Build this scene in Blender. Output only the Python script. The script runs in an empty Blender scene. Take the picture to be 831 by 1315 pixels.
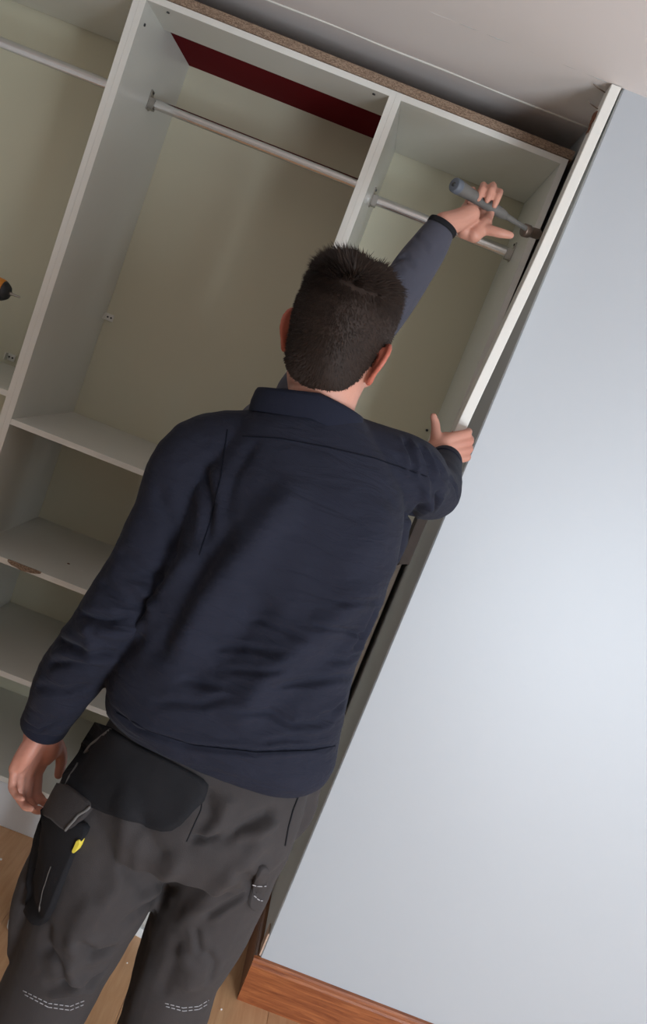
import bpy, bmesh, math, random
import numpy as np
from mathutils import Vector, Matrix
from mathutils.bvhtree import BVHTree

random.seed(7); np.random.seed(7)
S = bpy.context.scene
C = S.collection

# ------------------------------------------------------------------ camera
F_PX, ROLL, PITCH, YAW, EYE = 1093.74, .3743, .1615, .0103, 1.70
cam_d = bpy.data.cameras.new('camera')
cam = bpy.data.objects.new('camera', cam_d); C.objects.link(cam)
cam_d.sensor_fit = 'VERTICAL'; cam_d.sensor_height = 24.0
cam_d.lens = 24.0 * F_PX / 1315.0
cam_d.clip_start = .02
cy_, sy_ = math.cos(YAW), math.sin(YAW); cp_, sp_ = math.cos(PITCH), math.sin(PITCH); cr_, sr_ = math.cos(ROLL), math.sin(ROLL)
r0 = Vector((cy_, -sy_, 0)); fw = Vector((sy_*cp_, cy_*cp_, -sp_)); u0 = r0.cross(fw)
rc = cr_*r0 + sr_*u0; uc = -sr_*r0 + cr_*u0
m = Matrix((rc, uc, -fw)).transposed().to_4x4(); m.translation = (0, 0, EYE)
cam.matrix_world = m
S.camera = cam

# ------------------------------------------------------------------ look
S.view_settings.view_transform = 'Standard'; S.view_settings.look = 'None'
S.view_settings.gamma = 1; S.view_settings.use_curve_mapping = False
S.view_settings.exposure = 0.45

# ------------------------------------------------------------------ world and daylight
W = bpy.data.worlds.new('sky'); S.world = W; W.use_nodes = True
bg = W.node_tree.nodes['Background']
bg.inputs[0].default_value = (.72, .83, 1.0, 1); bg.inputs[1].default_value = 1.0

def area(name, loc, look, sx, sy, power, col):
    d = bpy.data.lights.new(name, 'AREA'); d.shape = 'RECTANGLE'; d.size = sx; d.size_y = sy
    d.energy = power; d.color = col
    o = bpy.data.objects.new(name, d); C.objects.link(o)
    o.location = loc
    o.rotation_euler = (Vector(look) - Vector(loc)).to_track_quat('-Z', 'Y').to_euler()
    return o
# the daylight of the room's window behind the photographer and of the side window
area('window_daylight', (1.75, -1.17, .82), (.75, 2.12, .98), 1.0, 1.4, 72, (.82, .91, 1.0))
area('side_daylight', (2.52, .45, 1.3), (-.5, 1.2, 1.1), .9, 1.1, 7, (.82, .91, 1.0))

# ------------------------------------------------------------------ measures: a photograph point at a depth
def at(px, py, y):
    dx, dy = px-415.5, py-657.5
    a = dx*cr_ + dy*sr_; b = dx*sr_ - dy*cr_
    Y = cp_*F_PX + sp_*b; Z = cp_*b - sp_*F_PX
    r = np.array([cy_*a + sy_*Y, -sy_*a + cy_*Y, Z])
    return np.array([0, 0, EYE]) + r*(y/r[1])
def ray(px, py):
    p = at(px, py, 1.0) - np.array([0, 0, EYE]); return Vector(p).normalized()

# ------------------------------------------------------------------ materials
def nt(name):
    m = bpy.data.materials.new(name); m.use_nodes = True
    return m, m.node_tree, m.node_tree.nodes['Principled BSDF']
def mat(name, col, rough=.5, noise=.06, scale=8, bump=0, bscale=200, metal=0, spec=.5, sheen=0, sub=0, stretch=None):
    m, t, b = nt(name); N = t.nodes; L = t.links
    tc = N.new('ShaderNodeTexCoord'); mp = N.new('ShaderNodeMapping'); L.new(tc.outputs['Object'], mp.inputs[0])
    if stretch: mp.inputs['Scale'].default_value = stretch
    nz = N.new('ShaderNodeTexNoise'); nz.inputs['Scale'].default_value = scale; nz.inputs['Detail'].default_value = 5
    L.new(mp.outputs[0], nz.inputs['Vector'])
    mx = N.new('ShaderNodeMix'); mx.data_type = 'RGBA'
    c = Vector(col)
    mx.inputs[6].default_value = (*(c*(1-noise)), 1); mx.inputs[7].default_value = (*[min(1, v*(1+noise)) for v in c], 1)
    L.new(nz.outputs[0], mx.inputs[0]); L.new(mx.outputs[2], b.inputs['Base Color'])
    b.inputs['Roughness'].default_value = rough; b.inputs['Metallic'].default_value = metal
    b.inputs['Specular IOR Level'].default_value = spec
    if sheen: b.inputs['Sheen Weight'].default_value = sheen; b.inputs['Sheen Roughness'].default_value = .4
    if sub:
        b.inputs['Subsurface Weight'].default_value = sub; b.inputs['Subsurface Radius'].default_value = (.012, .005, .003); b.inputs['Subsurface Scale'].default_value = 1
    if bump:
        n2 = N.new('ShaderNodeTexNoise'); n2.inputs['Scale'].default_value = bscale; n2.inputs['Detail'].default_value = 3
        L.new(tc.outputs['Object'], n2.inputs['Vector'])
        bp = N.new('ShaderNodeBump'); bp.inputs['Strength'].default_value = bump; bp.inputs['Distance'].default_value = .002
        L.new(n2.outputs[0], bp.inputs['Height']); L.new(bp.outputs[0], b.inputs['Normal'])
    return m
def wood(name, c1, c2, axis, scale=9, rough=.35, per_obj=0):
    m, t, b = nt(name); N = t.nodes; L = t.links
    tc = N.new('ShaderNodeTexCoord'); mp = N.new('ShaderNodeMapping')
    sc = [14, 14, 14]; sc[axis] = 1.0; mp.inputs['Scale'].default_value = sc
    L.new(tc.outputs['Object'], mp.inputs[0])
    nz = N.new('ShaderNodeTexNoise'); nz.inputs['Scale'].default_value = scale*.35; nz.inputs['Detail'].default_value = 8; nz.inputs['Roughness'].default_value = .65; nz.inputs['Distortion'].default_value = .6
    L.new(mp.outputs[0], nz.inputs['Vector'])
    rp = N.new('ShaderNodeValToRGB'); rp.color_ramp.elements[0].position = .32; rp.color_ramp.elements[1].position = .68
    rp.color_ramp.elements[0].color = (*c1, 1); rp.color_ramp.elements[1].color = (*c2, 1)
    L.new(nz.outputs[0], rp.inputs[0])
    out = rp.outputs[0]
    if per_obj:
        oi = N.new('ShaderNodeObjectInfo'); hs = N.new('ShaderNodeHueSaturation')
        mr = N.new('ShaderNodeMapRange'); mr.inputs[3].default_value = 1-per_obj; mr.inputs[4].default_value = 1+per_obj
        L.new(oi.outputs['Random'], mr.inputs[0]); L.new(mr.outputs[0], hs.inputs['Value']); L.new(out, hs.inputs['Color']); out = hs.outputs[0]
        ad = N.new('ShaderNodeVectorMath'); ad.operation = 'ADD'; sc2 = N.new('ShaderNodeVectorMath'); sc2.operation = 'SCALE'
        sc2.inputs[0].default_value = (13, 7, 3); L.new(oi.outputs['Random'], sc2.inputs['Scale'])
        L.new(tc.outputs['Object'], ad.inputs[0]); L.new(sc2.outputs[0], ad.inputs[1]); L.new(ad.outputs[0], mp.inputs[0])
    L.new(out, b.inputs['Base Color']); b.inputs['Roughness'].default_value = rough
    return m
def chipboard(name):
    m, t, b = nt(name); N = t.nodes; L = t.links
    tc = N.new('ShaderNodeTexCoord'); v = N.new('ShaderNodeTexVoronoi'); v.inputs['Scale'].default_value = 480
    mp = N.new('ShaderNodeMapping'); mp.inputs['Scale'].default_value = (.6, 1, 1.6); L.new(tc.outputs['Object'], mp.inputs[0]); L.new(mp.outputs[0], v.inputs['Vector'])
    rp = N.new('ShaderNodeValToRGB'); e = rp.color_ramp.elements
    e[0].color = (.16, .10, .065, 1); e[1].color = (.42, .30, .21, 1); e.new(.5).color = (.28, .19, .13, 1)
    sp = N.new('ShaderNodeSeparateColor'); L.new(v.outputs['Color'], sp.inputs[0]); L.new(sp.outputs[0], rp.inputs[0])
    L.new(rp.outputs[0], b.inputs['Base Color']); b.inputs['Roughness'].default_value = .85
    bp = N.new('ShaderNodeBump'); bp.inputs['Strength'].default_value = .5; bp.inputs['Distance'].default_value = .002
    L.new(v.outputs['Distance'], bp.inputs['Height']); L.new(bp.outputs[0], b.inputs['Normal'])
    return m
M = dict(
    wall=mat('wall_paint', (.43, .452, .476), .46, .02, 2.5, .04, 120, spec=.75),
    room=mat('room_paint', (.66, .65, .63), .8, .03, 2),
    ceil=mat('ceiling_paint', (.80, .745, .715), .85, .04, 1.5, .1, 60),
    alcove=mat('alcove_paint', (.50, .50, .48), .85, .06, 4),
    returnw=mat('reveal_paint', (.54, .55, .54), .8, .1, 5),
    white=mat('melamine_white', (.72, .71, .65), .32, .03, 6, .05, 90),
    back=mat('back_panel_cream', (.67, .635, .485), .5, .03, 3),
    edge=mat('melamine_edge', (.80, .78, .72), .35, .04, 40, .1, 60, stretch=(1, 1, .05)),
    plinth=mat('plinth_white', (.74, .76, .78), .35, .02, 5),
    red=mat('red_laminate', (.13, .004, .008), .7, .05, 4, spec=.05),
    chip=chipboard('raw_chipboard'),
    chrome=mat('chrome_tube', (.78, .78, .78), .22, .03, 30, metal=1),
    steel=mat('dull_steel', (.42, .40, .37), .4, .1, 30, metal=1),
    brown_steel=mat('brown_steel', (.20, .15, .12), .45, .2, 40, metal=.8),
    rust=mat('rust', (.16, .06, .03), .8, .4, 60, .6, 200),
    dark=mat('dark_fitting', (.04, .04, .04), .5),
    greyrub=mat('grey_rubber_grip', (.12, .115, .105), .6, .1, 40),
    bluecap=mat('blue_grey_cap', (.10, .115, .14), .55, .1, 40),
    orange=mat('orange_plastic', (.72, .26, .03), .45, .05, 20),
    black=mat('black_plastic', (.025, .025, .028), .45, .1, 20),
    floor=wood('beech_laminate', (.52, .28, .14), (.62, .37, .20), 1, 15, .38, .10),
    skirt=wood('cherry_skirting', (.17, .042, .013), (.38, .125, .042), 0, 22, .35),
    skirt_y=wood('dark_skirting', (.15, .06, .028), (.24, .10, .045), 1, 7, .4),
    rawwood=mat('pale_raw_wood', (.52, .36, .27), .7, .15, 30),
    darkwood=mat('dark_brown_wood', (.030, .020, .015), .8, .3, 60),
    navy=mat('navy_twill', (.0165, .0178, .0285), .85, .18, 14, .35, 900, spec=.12, sheen=.03),
    navy2=mat('navy_twill_collar', (.0125, .0142, .025), .85, .15, 14, .35, 900, spec=.12, sheen=.03),
    trouser=mat('charcoal_canvas', (.040, .035, .035), .85, .2, 12, .4, 800, spec=.2, sheen=.04),
    blackcl=mat('black_canvas', (.011, .011, .013), .9, .2, 20, .4, 700, spec=.2),
    piping=mat('grey_piping', (.12, .115, .11), .8, .1, 30),
    stitch=mat('pale_stitching', (.34, .33, .34), .8),
    navyst=mat('navy_stitching', (.006, .007, .012), .9, spec=.1),
    yellow=mat('yellow_tag', (.62, .50, .05), .6),
    greysl=mat('grey_jersey', (.062, .062, .080), .9, .12, 18, .3, 700, spec=.2, sheen=.1),
    skin=mat('skin', (.52, .255, .185), .5, .10, 30, .15, 350, spec=.4, sub=.12),
    hair=mat('brown_hair', (.023, .0135, .0095), .65, .35, 60, spec=.22),
    eye=mat('eye_white', (.7, .68, .65), .2),
    boot=mat('boot_leather', (.05, .035, .025), .6, .2, 20),
    shoe=mat('grey_shoe_fabric', (.42, .41, .38), .8, .1, 40, .3, 500),
    sole=mat('white_sole', (.72, .73, .72), .6),
    crumb=mat('plaster', (.8, .79, .75), .9),
    glass=mat('window_glass', (.9, .95, 1), .05),
    upvc=mat('window_frame_white', (.8, .8, .8), .4),
)

# skin is redder at the ears and knuckles
_t = M['skin'].node_tree; _b = _t.nodes['Principled BSDF']
_l = _b.inputs['Base Color'].links[0].from_socket
_at = _t.nodes.new('ShaderNodeAttribute'); _at.attribute_name = 'flush'
_mx = _t.nodes.new('ShaderNodeMix'); _mx.data_type = 'RGBA'; _mx.inputs[7].default_value = (.42, .105, .065, 1)
_t.links.new(_l, _mx.inputs[6]); _t.links.new(_at.outputs['Fac'], _mx.inputs[0]); _t.links.new(_mx.outputs[2], _b.inputs['Base Color'])
def flush_of(me, c, R, k, spots):
    co = get_co(me); L = (co-np.array(c))@R/k
    fl_ = np.clip((np.abs(L[:, 0])-.067)/.008, 0, 1)*(np.linalg.norm(L, axis=1) < .125)*.9
    for q, r_, w_ in spots: fl_ = np.maximum(fl_, w_*np.exp(-(np.linalg.norm(co-np.array(q), axis=1)/r_)**2))
    a_ = me.attributes.new('flush', 'FLOAT', 'POINT'); a_.data.foreach_set('value', fl_.astype(np.float32))
# fine creasing of the navy cloth
_t = M['navy'].node_tree; _b = _t.nodes['Principled BSDF']; _old = _b.inputs['Normal'].links[0].from_socket
_tc = _t.nodes.new('ShaderNodeTexCoord'); _mp = _t.nodes.new('ShaderNodeMapping'); _mp.inputs['Scale'].default_value = (9, 9, 34)
_nz = _t.nodes.new('ShaderNodeTexNoise'); _nz.inputs['Scale'].default_value = 1.4; _nz.inputs['Detail'].default_value = 6; _nz.inputs['Distortion'].default_value = .8
_bp = _t.nodes.new('ShaderNodeBump'); _bp.inputs['Strength'].default_value = .55; _bp.inputs['Distance'].default_value = .012
_t.links.new(_tc.outputs['Object'], _mp.inputs[0]); _t.links.new(_mp.outputs[0], _nz.inputs['Vector']); _t.links.new(_nz.outputs[0], _bp.inputs['Height'])
_t.links.new(_old, _bp.inputs['Normal']); _t.links.new(_bp.outputs[0], _b.inputs['Normal'])

# ------------------------------------------------------------------ object helpers
def link(name, me, mt, parent=None, smooth=False):
    o = bpy.data.objects.new(name, me); C.objects.link(o)
    if mt is not None:
        me.materials.clear(); me.materials.append(mt)
    if parent is not None: o.parent = parent
    if smooth: me.polygons.foreach_set('use_smooth', np.ones(len(me.polygons), bool))
    return o
def obj(name, bm, mt, parent=None, smooth=False):
    me = bpy.data.meshes.new(name); bm.normal_update(); bm.to_mesh(me); bm.free()
    o = link(name, me, mt, None, smooth)
    if parent is not None:
        o.parent = parent; o.matrix_parent_inverse = Matrix.Translation(-Vector(parent_loc(parent)))
    return o
def parent_loc(p):
    return Vector(p.location) if p.parent is None else Vector((0, 0, 0))   # a part's own space is the world's
def meshobj(name, verts, faces, mt, parent=None, smooth=True):
    me = bpy.data.meshes.new(name); me.from_pydata([tuple(v) for v in verts], [], [tuple(f) for f in faces]); me.update()
    o = link(name, me, mt, None, smooth)
    if parent is not None: o.parent = parent; o.matrix_parent_inverse = Matrix.Translation(-Vector(parent_loc(parent)))
    return o
def thing(name, label, cat, loc=(0, 0, 0), group=None):
    o = bpy.data.objects.new(name, None); C.objects.link(o); o.location = loc; o.empty_display_size = .05
    o['label'] = label; o['category'] = cat
    if group: o['group'] = group
    return o
def tag(o, label, cat, group=None):
    o['label'] = label; o['category'] = cat
    if group: o['group'] = group
    return o
def struct(o): o['kind'] = 'structure'; return o

def box(bm, x0, x1, y0, y1, z0, z1, bev=0):
    r = bmesh.ops.create_cube(bm, size=1)
    vs = r['verts']
    bmesh.ops.scale(bm, vec=(x1-x0, y1-y0, z1-z0), verts=vs)
    bmesh.ops.translate(bm, vec=((x0+x1)/2, (y0+y1)/2, (z0+z1)/2), verts=vs)
    if bev:
        es = list({e for v in vs for e in v.link_edges})
        bmesh.ops.bevel(bm, geom=es, offset=bev, segments=1, affect='EDGES')
def boxobj(name, b, mt, parent=None, bev=.0008):
    bm = bmesh.new(); box(bm, *b, bev); return obj(name, bm, mt, parent)

def ring_mesh(rings, cap=True):
    """rings: list of (k,3) arrays -> verts, faces"""
    k = len(rings[0]); V = [p for r in rings for p in r]; Fc = []
    for i in range(len(rings)-1):
        for j in range(k):
            a = i*k+j; b = i*k+(j+1) % k; Fc.append((a, b, b+k, a+k))
    if cap:
        V.append(np.mean(rings[0], 0)); c = len(V)-1
        for j in range(k): Fc.append((c, (j+1) % k, j))
        V.append(np.mean(rings[-1], 0)); c = len(V)-1; o = (len(rings)-1)*k
        for j in range(k): Fc.append((c, o+j, o+(j+1) % k))
    return V, Fc
def smooth_chain(pts, n=6):
    """Catmull-Rom through rows of (x,y,z,r...)"""
    P = np.array(pts, float); P = np.vstack([2*P[0]-P[1], P, 2*P[-1]-P[-2]]); out = []
    for i in range(1, len(P)-2):
        for t in np.linspace(0, 1, n, endpoint=False):
            a, b, c, d = P[i-1], P[i], P[i+1], P[i+2]
            out.append(.5*((2*b)+(c-a)*t+(2*a-5*b+4*c-d)*t*t+(3*b-a-3*c+d)*t**3))
    out.append(P[-2]); return np.array(out)
def tube(pts, seg=14, n=5, round_ends=True, up=None, flat=None):
    """tapered tube through (x,y,z,r); flat=(factor) squeezes along 'up'"""
    Q = smooth_chain(pts, n) if len(pts) > 2 or n > 1 else np.array(pts, float)
    P = Q[:, :3]; R = np.maximum(Q[:, 3], 1e-4)
    T = np.gradient(P, axis=0); T /= np.linalg.norm(T, axis=1)[:, None]+1e-12
    u = np.array(up if up is not None else (0, 0, 1.0), float)
    if abs(u@T[0]) > .95 and up is None: u = np.array([0, 1.0, 0])
    rings = []; th = np.linspace(0, 2*np.pi, seg, endpoint=False); frames = []
    for i in range(len(P)):
        u = u - (u@T[i])*T[i]; u /= np.linalg.norm(u); v = np.cross(T[i], u); frames.append((u.copy(), v))
    def rg(c, u, v, r):
        f = flat if flat else 1
        return c + r*(np.cos(th)[:, None]*u*f + np.sin(th)[:, None]*v)
    if round_ends:
        for a in (75, 50, 25):
            a = math.radians(a); rings.append(rg(P[0]-T[0]*R[0]*math.sin(a), *frames[0], R[0]*math.cos(a)))
    for i in range(len(P)): rings.append(rg(P[i], *frames[i], R[i]))
    if round_ends:
        for a in (25, 50, 75):
            a = math.radians(a); rings.append(rg(P[-1]+T[-1]*R[-1]*math.sin(a), *frames[-1], R[-1]*math.cos(a)))
    return ring_mesh(rings)
def loft(secs, seg=40, n=4, power=2.3):
    """secs rows: z, xl, xr, yc, hd  -> horizontal superellipse rings"""
    Q = smooth_chain(secs, n); th = np.linspace(0, 2*np.pi, seg, endpoint=False)
    c, s = np.cos(th), np.sin(th); cx = np.sign(c)*np.abs(c)**(2/power); sx = np.sign(s)*np.abs(s)**(2/power)
    rings = []
    for z, xl, xr, yc, hd in Q:
        rings.append(np.stack([(xl+xr)/2+(xr-xl)/2*cx, yc+hd*sx, np.full(seg, z)], 1))
    return ring_mesh(rings)
def ell(c, rx, ry, rz, rot=None, seg=20, rings=12):
    R_ = []; th = np.linspace(0, 2*np.pi, seg, endpoint=False)
    for a in np.linspace(-np.pi/2+.12, np.pi/2-.12, rings):
        R_.append(np.stack([rx*np.cos(a)*np.cos(th), ry*np.cos(a)*np.sin(th), np.full(seg, rz*np.sin(a))], 1))
    V, Fc = ring_mesh(R_); V = np.array(V)
    if rot is not None: V = V@np.array(rot).T
    return list(V+np.array(c)), Fc
class Blob:
    def __init__(s): s.V = []; s.F = []
    def add(s, vf):
        o = len(s.V); s.V += list(vf[0]); s.F += [tuple(i+o for i in f) for f in vf[1]]
    def remesh(s, name, voxel, smooth=4):
        me = bpy.data.meshes.new(name+'_raw'); me.from_pydata([tuple(map(float, v)) for v in s.V], [], s.F); me.update()
        bm = bmesh.new(); bm.from_mesh(me); bmesh.ops.recalc_face_normals(bm, faces=bm.faces); bm.to_mesh(me); bm.free()
        o = bpy.data.objects.new('raw', me); C.objects.link(o)
        r = o.modifiers.new('r', 'REMESH'); r.mode = 'VOXEL'; r.voxel_size = voxel; r.use_smooth_shade = True
        if smooth:
            sm = o.modifiers.new('s', 'SMOOTH'); sm.factor = .5; sm.iterations = smooth
        dg = bpy.context.evaluated_depsgraph_get(); dg.update()
        out = bpy.data.meshes.new_from_object(o.evaluated_get(dg)); out.name = name
        bpy.data.objects.remove(o); bpy.data.meshes.remove(me)
        return out
def get_co(me):
    a = np.empty(len(me.vertices)*3); me.vertices.foreach_get('co', a); return a.reshape(-1, 3)
def get_no(me):
    a = np.empty(len(me.vertices)*3); me.vertices.foreach_get('normal', a); return a.reshape(-1, 3)
def set_co(me, a): me.vertices.foreach_set('co', a.ravel()); me.update()

_perm = np.random.RandomState(3).rand(64, 64, 64)
def noise(P):
    """smooth value noise in [-1,1], vectorised"""
    i = np.floor(P).astype(int); f = P-i; f = f*f*(3-2*f); out = 0
    for dx in (0, 1):
        for dy in (0, 1):
            for dz in (0, 1):
                w = (f[:, 0] if dx else 1-f[:, 0])*(f[:, 1] if dy else 1-f[:, 1])*(f[:, 2] if dz else 1-f[:, 2])
                out = out + w*_perm[(i[:, 0]+dx) % 64, (i[:, 1]+dy) % 64, (i[:, 2]+dz) % 64]
    return out*2-1
def seg_dist(P, poly):
    """distance of points to polyline, plus taper 0..1 along it"""
    poly = np.array(poly); best = np.full(len(P), 9.); tt = np.zeros(len(P))
    L = np.r_[0, np.cumsum(np.linalg.norm(np.diff(poly, axis=0), axis=1))]
    for k in range(len(poly)-1):
        a, b = poly[k], poly[k+1]; d = b-a; t = np.clip(((P-a)@d)/(d@d+1e-12), 0, 1)
        q = np.linalg.norm(P-(a+t[:, None]*d), axis=1); m_ = q < best
        best[m_] = q[m_]; tt[m_] = (L[k]+t[m_]*(L[k+1]-L[k]))/L[-1]
    return best, tt
def bvh_of(me): return BVHTree.FromPolygons([v.co for v in me.vertices], [p.vertices for p in me.polygons])
def surf(bvh, px, py):
    """point of a garment found at a measured place, and its outward normal"""
    h = bvh.ray_cast(Vector((0, 0, EYE)), ray(px, py))
    if h[0] is None: return None
    return np.array(h[0]), np.array(h[1])
GAIN = 1.9
def creases(me, bvh, items):
    """items: (polyline of measures, amplitude, sigma); negative amplitude is a fold line"""
    co = get_co(me); no = get_no(me); d = np.zeros(len(co))
    for poly, amp, sig in items:
        pts = []
        for (a, b) in zip(poly[:-1], poly[1:]):
            for t in np.linspace(0, 1, 6):
                h = surf(bvh, a[0]+(b[0]-a[0])*t, a[1]+(b[1]-a[1])*t)
                if h is not None: pts.append(h[0])
        if len(pts) < 2: continue
        q, t = seg_dist(co, pts)
        d += GAIN*amp*np.exp(-(q/sig)**2)*np.clip(np.minimum(t, 1-t)*6+.1, 0, 1)
        if sig < .012: d -= GAIN*.45*amp*np.exp(-((q-1.7*sig)/(1.3*sig))**2)*np.clip(np.minimum(t, 1-t)*6, 0, 1)
    set_co(me, co + no*d[:, None])
def in_poly(x, y, poly):
    r = False; n = len(poly)
    for i in range(n):
        x1, y1 = poly[i]; x2, y2 = poly[(i+1) % n]
        if (y1 > y) != (y2 > y) and x < (x2-x1)*(y-y1)/(y2-y1)+x1: r = not r
    return r
def patch(name, bvh, poly, mt, parent, thick=.004, lift=.002, nx=34):
    """a sewn-on panel following the garment, with its own thickness; outline keeps the polygon's edge"""
    # radial fill of the polygon
    P = smooth_chain([(x_, y_) for x_, y_ in list(poly[-2:])+list(poly)+list(poly[:2])], 3)[6:-6]; P = P[:-1] if np.allclose(P[0], P[-1]) else P; dens = []
    for i in range(len(P)):
        a, b = P[i], P[(i+1) % len(P)]; n = max(1, int(np.hypot(*(b-a))/5))
        for k in range(n): dens.append(a+(b-a)*k/n)
    dens = np.array(dens); c = dens.mean(0); rows = 9; V = []; N_ = []
    for r in range(rows):
        t = 1-r/rows
        for d in dens:
            q = c+(d-c)*t; h = surf(bvh, *q)
            if h is None:
                h = None
            V.append(h)
    cc = surf(bvh, *c); V.append(cc)
    last = None
    # depth of a miss: fall back to the nearest hit ring inward
    k = len(dens)
    for r in range(rows-1, -1, -1):
        for j in range(k):
            i = r*k+j
            if V[i] is None:
                ref = V[(r+1)*k+j] if r < rows-1 else cc
                d = dens[j]; q = c+(d-c)*(1-r/rows)
                V[i] = (at(q[0], q[1], ref[0][1]), ref[1])
    top = [v[0]+v[1]*(lift+thick) for v in V]; bot = [v[0]-v[1]*.004 for v in V[:k]]
    Fc = []
    for r in range(rows-1):
        for j in range(k): Fc.append((r*k+j, r*k+(j+1) % k, (r+1)*k+(j+1) % k, (r+1)*k+j))
    for j in range(k): Fc.append(((rows-1)*k+j, (rows-1)*k+(j+1) % k, len(top)-1))
    o = len(top)
    for j in range(k): Fc.append((j, o+j, o+(j+1) % k, (j+1) % k))
    ob = meshobj(name, top+bot, Fc, mt, parent)
    bm = bmesh.new(); bm.from_mesh(ob.data); bmesh.ops.recalc_face_normals(bm, faces=bm.faces); bm.to_mesh(ob.data); bm.free()
    ob.data.polygons.foreach_set('use_smooth', np.ones(len(ob.data.polygons), bool))
    return ob
def seam(name, bvh, poly, r, mt, parent, lift=.0):
    pts = []
    for (a, b) in zip(poly[:-1], poly[1:]):
        n = max(2, int(math.hypot(b[0]-a[0], b[1]-a[1])/7))
        for t in np.linspace(0, 1, n, endpoint=False):
            h = surf(bvh, a[0]+(b[0]-a[0])*t, a[1]+(b[1]-a[1])*t)
            if h is not None: pts.append([*(h[0]+h[1]*lift), r])
    h = surf(bvh, *poly[-1])
    if h is not None: pts.append([*(h[0]+h[1]*lift), r])
    if len(pts) < 3: return None
    V, Fc = tube(pts, 6, 2)
    return meshobj(name, V, Fc, mt, parent)
def dashes(name, bvh, poly, r, mt, parent, dash=5, gap=2.2, lift=.0005):
    """a row of thread stitches, one mesh"""
    B = Blob(); carry = 0
    for (a, b) in zip(poly[:-1], poly[1:]):
        L_ = math.hypot(b[0]-a[0], b[1]-a[1]); t = 0
        while t < L_:
            pts = []
            for q in np.linspace(t, min(L_, t+dash), 3):
                h = surf(bvh, a[0]+(b[0]-a[0])*q/L_, a[1]+(b[1]-a[1])*q/L_)
                if h is not None: pts.append([*(h[0]+h[1]*lift), r])
            if len(pts) == 3: B.add(tube(pts, 5, 1, True) if False else tube(pts, 5, 2, False))
            t += dash+gap
    if B.V: return meshobj(name, B.V, B.F, mt, parent)

# ================================================================== ROOM
YW, XR, HC, YF, YB = 2.12, .309, 2.53, 2.43, 2.96
XL, XRW, Y0 = -2.3, 2.55, -1.2
fl = struct(boxobj('floor', (XL-.1, XRW+.1, Y0-.1, 3.1, -.06, -.012), M['room'], None, 0))
# laminate planks running towards the wardrobe
bm = bmesh.new(); box(bm, -.0955, .0955, -.64, .64, -.012, 0, .0008)
pm = bpy.data.meshes.new('plank'); bm.to_mesh(pm); bm.free(); pm.materials.append(M['floor'])
k = 0
x = XL+.0955
while x < XRW:
    y = Y0 + (.64 if k % 2 else .25)
    while y-.64 < 2.95:
        if x < .4 or y < 2.4:
            o = bpy.data.objects.new('plank', pm); C.objects.link(o); o.location = (x, y, 0); o.parent = fl
        y += 1.2812
    x += .1918; k += 1
struct(boxobj('wall_front', (XR, XRW+.1, YW, 3.1, 0, HC+.1), M['wall'], None, .002))
ra = struct(boxobj('trim_1', (XR-.0012, XR+.001, YW+.004, 2.995, .02, HC+.004), M['returnw'], None, 0))
struct(boxobj('wall_alcove', (XL-.1, XR, 2.99, 3.1, 0, HC+.05), M['alcove'], None, 0))
struct(boxobj('wall_left', (XL-.1, XL, Y0-.1, 3.1, 0, HC), M['room'], None, 0))
# right wall with side window opening, back wall with the window the daylight comes through
def wall_with_hole(name, axis, pos, thick, a0, a1, h0, h1, z0, z1):
    bm = bmesh.new()
    def bb(a, b, c, d):
        if axis == 'y': box(bm, a, b, pos-thick, pos, c, d)
        else: box(bm, pos, pos+thick, a, b, c, d)
    bb(a0, h0, 0, HC); bb(h1, a1, 0, HC); bb(h0, h1, 0, z0); bb(h0, h1, z1, HC)
    return struct(obj(name, bm, M['room']))
wall_with_hole('wall_back', 'y', Y0, .1, XL, XRW+.1, 1.25, 2.25, .1, 1.55)
wall_with_hole('wall_right', 'x', XRW, .1, Y0, YW, 0, .9, .75, 1.85)
struct(boxobj('ceiling', (XL-.1, XRW+.1, Y0-.1, YW, HC, HC+.1), M['ceil'], None, 0))
struct(boxobj('ceiling_alcove', (XL-.1, XR, YW, 3.1, HC+.003, HC+.1), M['ceil'], None, 0))
# plaster beads left where the old fascia met the ceiling
def bead(name, x0, x1, y, r, mt):
    pts = []
    n = 40
    for i in range(n+1):
        t = i/n; pts.append([x0+(x1-x0)*t, y+.0025*math.sin(9*t)+.002*math.sin(31*t), HC+.003-.0005, r*(.75+.5*abs(math.sin(14*t+1)))])
    V, Fc = tube(pts, 8, 1); return struct(meshobj(name, V, Fc, mt))
bead('trim_2', -.62, -.08, YW, .0022, M['ceil'])
bead('trim_3', -.10, .30, YW+.002, .0016, M['alcove'])
bead('trim_4', -1.4, .306, YF+.005, .0030, M['white'])

# skirting
def skirt(name, prof, a0, a1, along, mt):
    bm = bmesh.new()
    f0 = [bm.verts.new(p(a0)) for p in prof]; f1 = [bm.verts.new(p(a1)) for p in prof]
    n = len(prof)
    for i in range(n): bm.faces.new((f0[i], f0[(i+1) % n], f1[(i+1) % n], f1[i]))
    bm.faces.new(f0[::-1]); bm.faces.new(f1)
    bmesh.ops.recalc_face_normals(bm, faces=bm.faces)
    return struct(obj(name, bm, mt))
HB = .133
P2_ = [(0, 0), (.018, 0), (.018, HB-.020), (.0165, HB-.013), (.014, HB-.011), (.0135, HB-.006), (.010, HB-.001), (0, HB)]
skirt('baseboard_front', [(lambda a, d=d, z=z: (a, YW-d, z)) for d, z in P2_], XR-.018, XRW, 'x', M['skirt'])
skirt('baseboard_return', [(lambda a, d=d, z=z: (XR-d, a, z)) for d, z in P2_], YW, YF-.002, 'y', M['skirt_y'])
struct(boxobj('trim_5', (XR-.006, XR-.0012, YW+.002, YW+.05, HB+.001, .205), M['rawwood'], None, .001))

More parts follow.
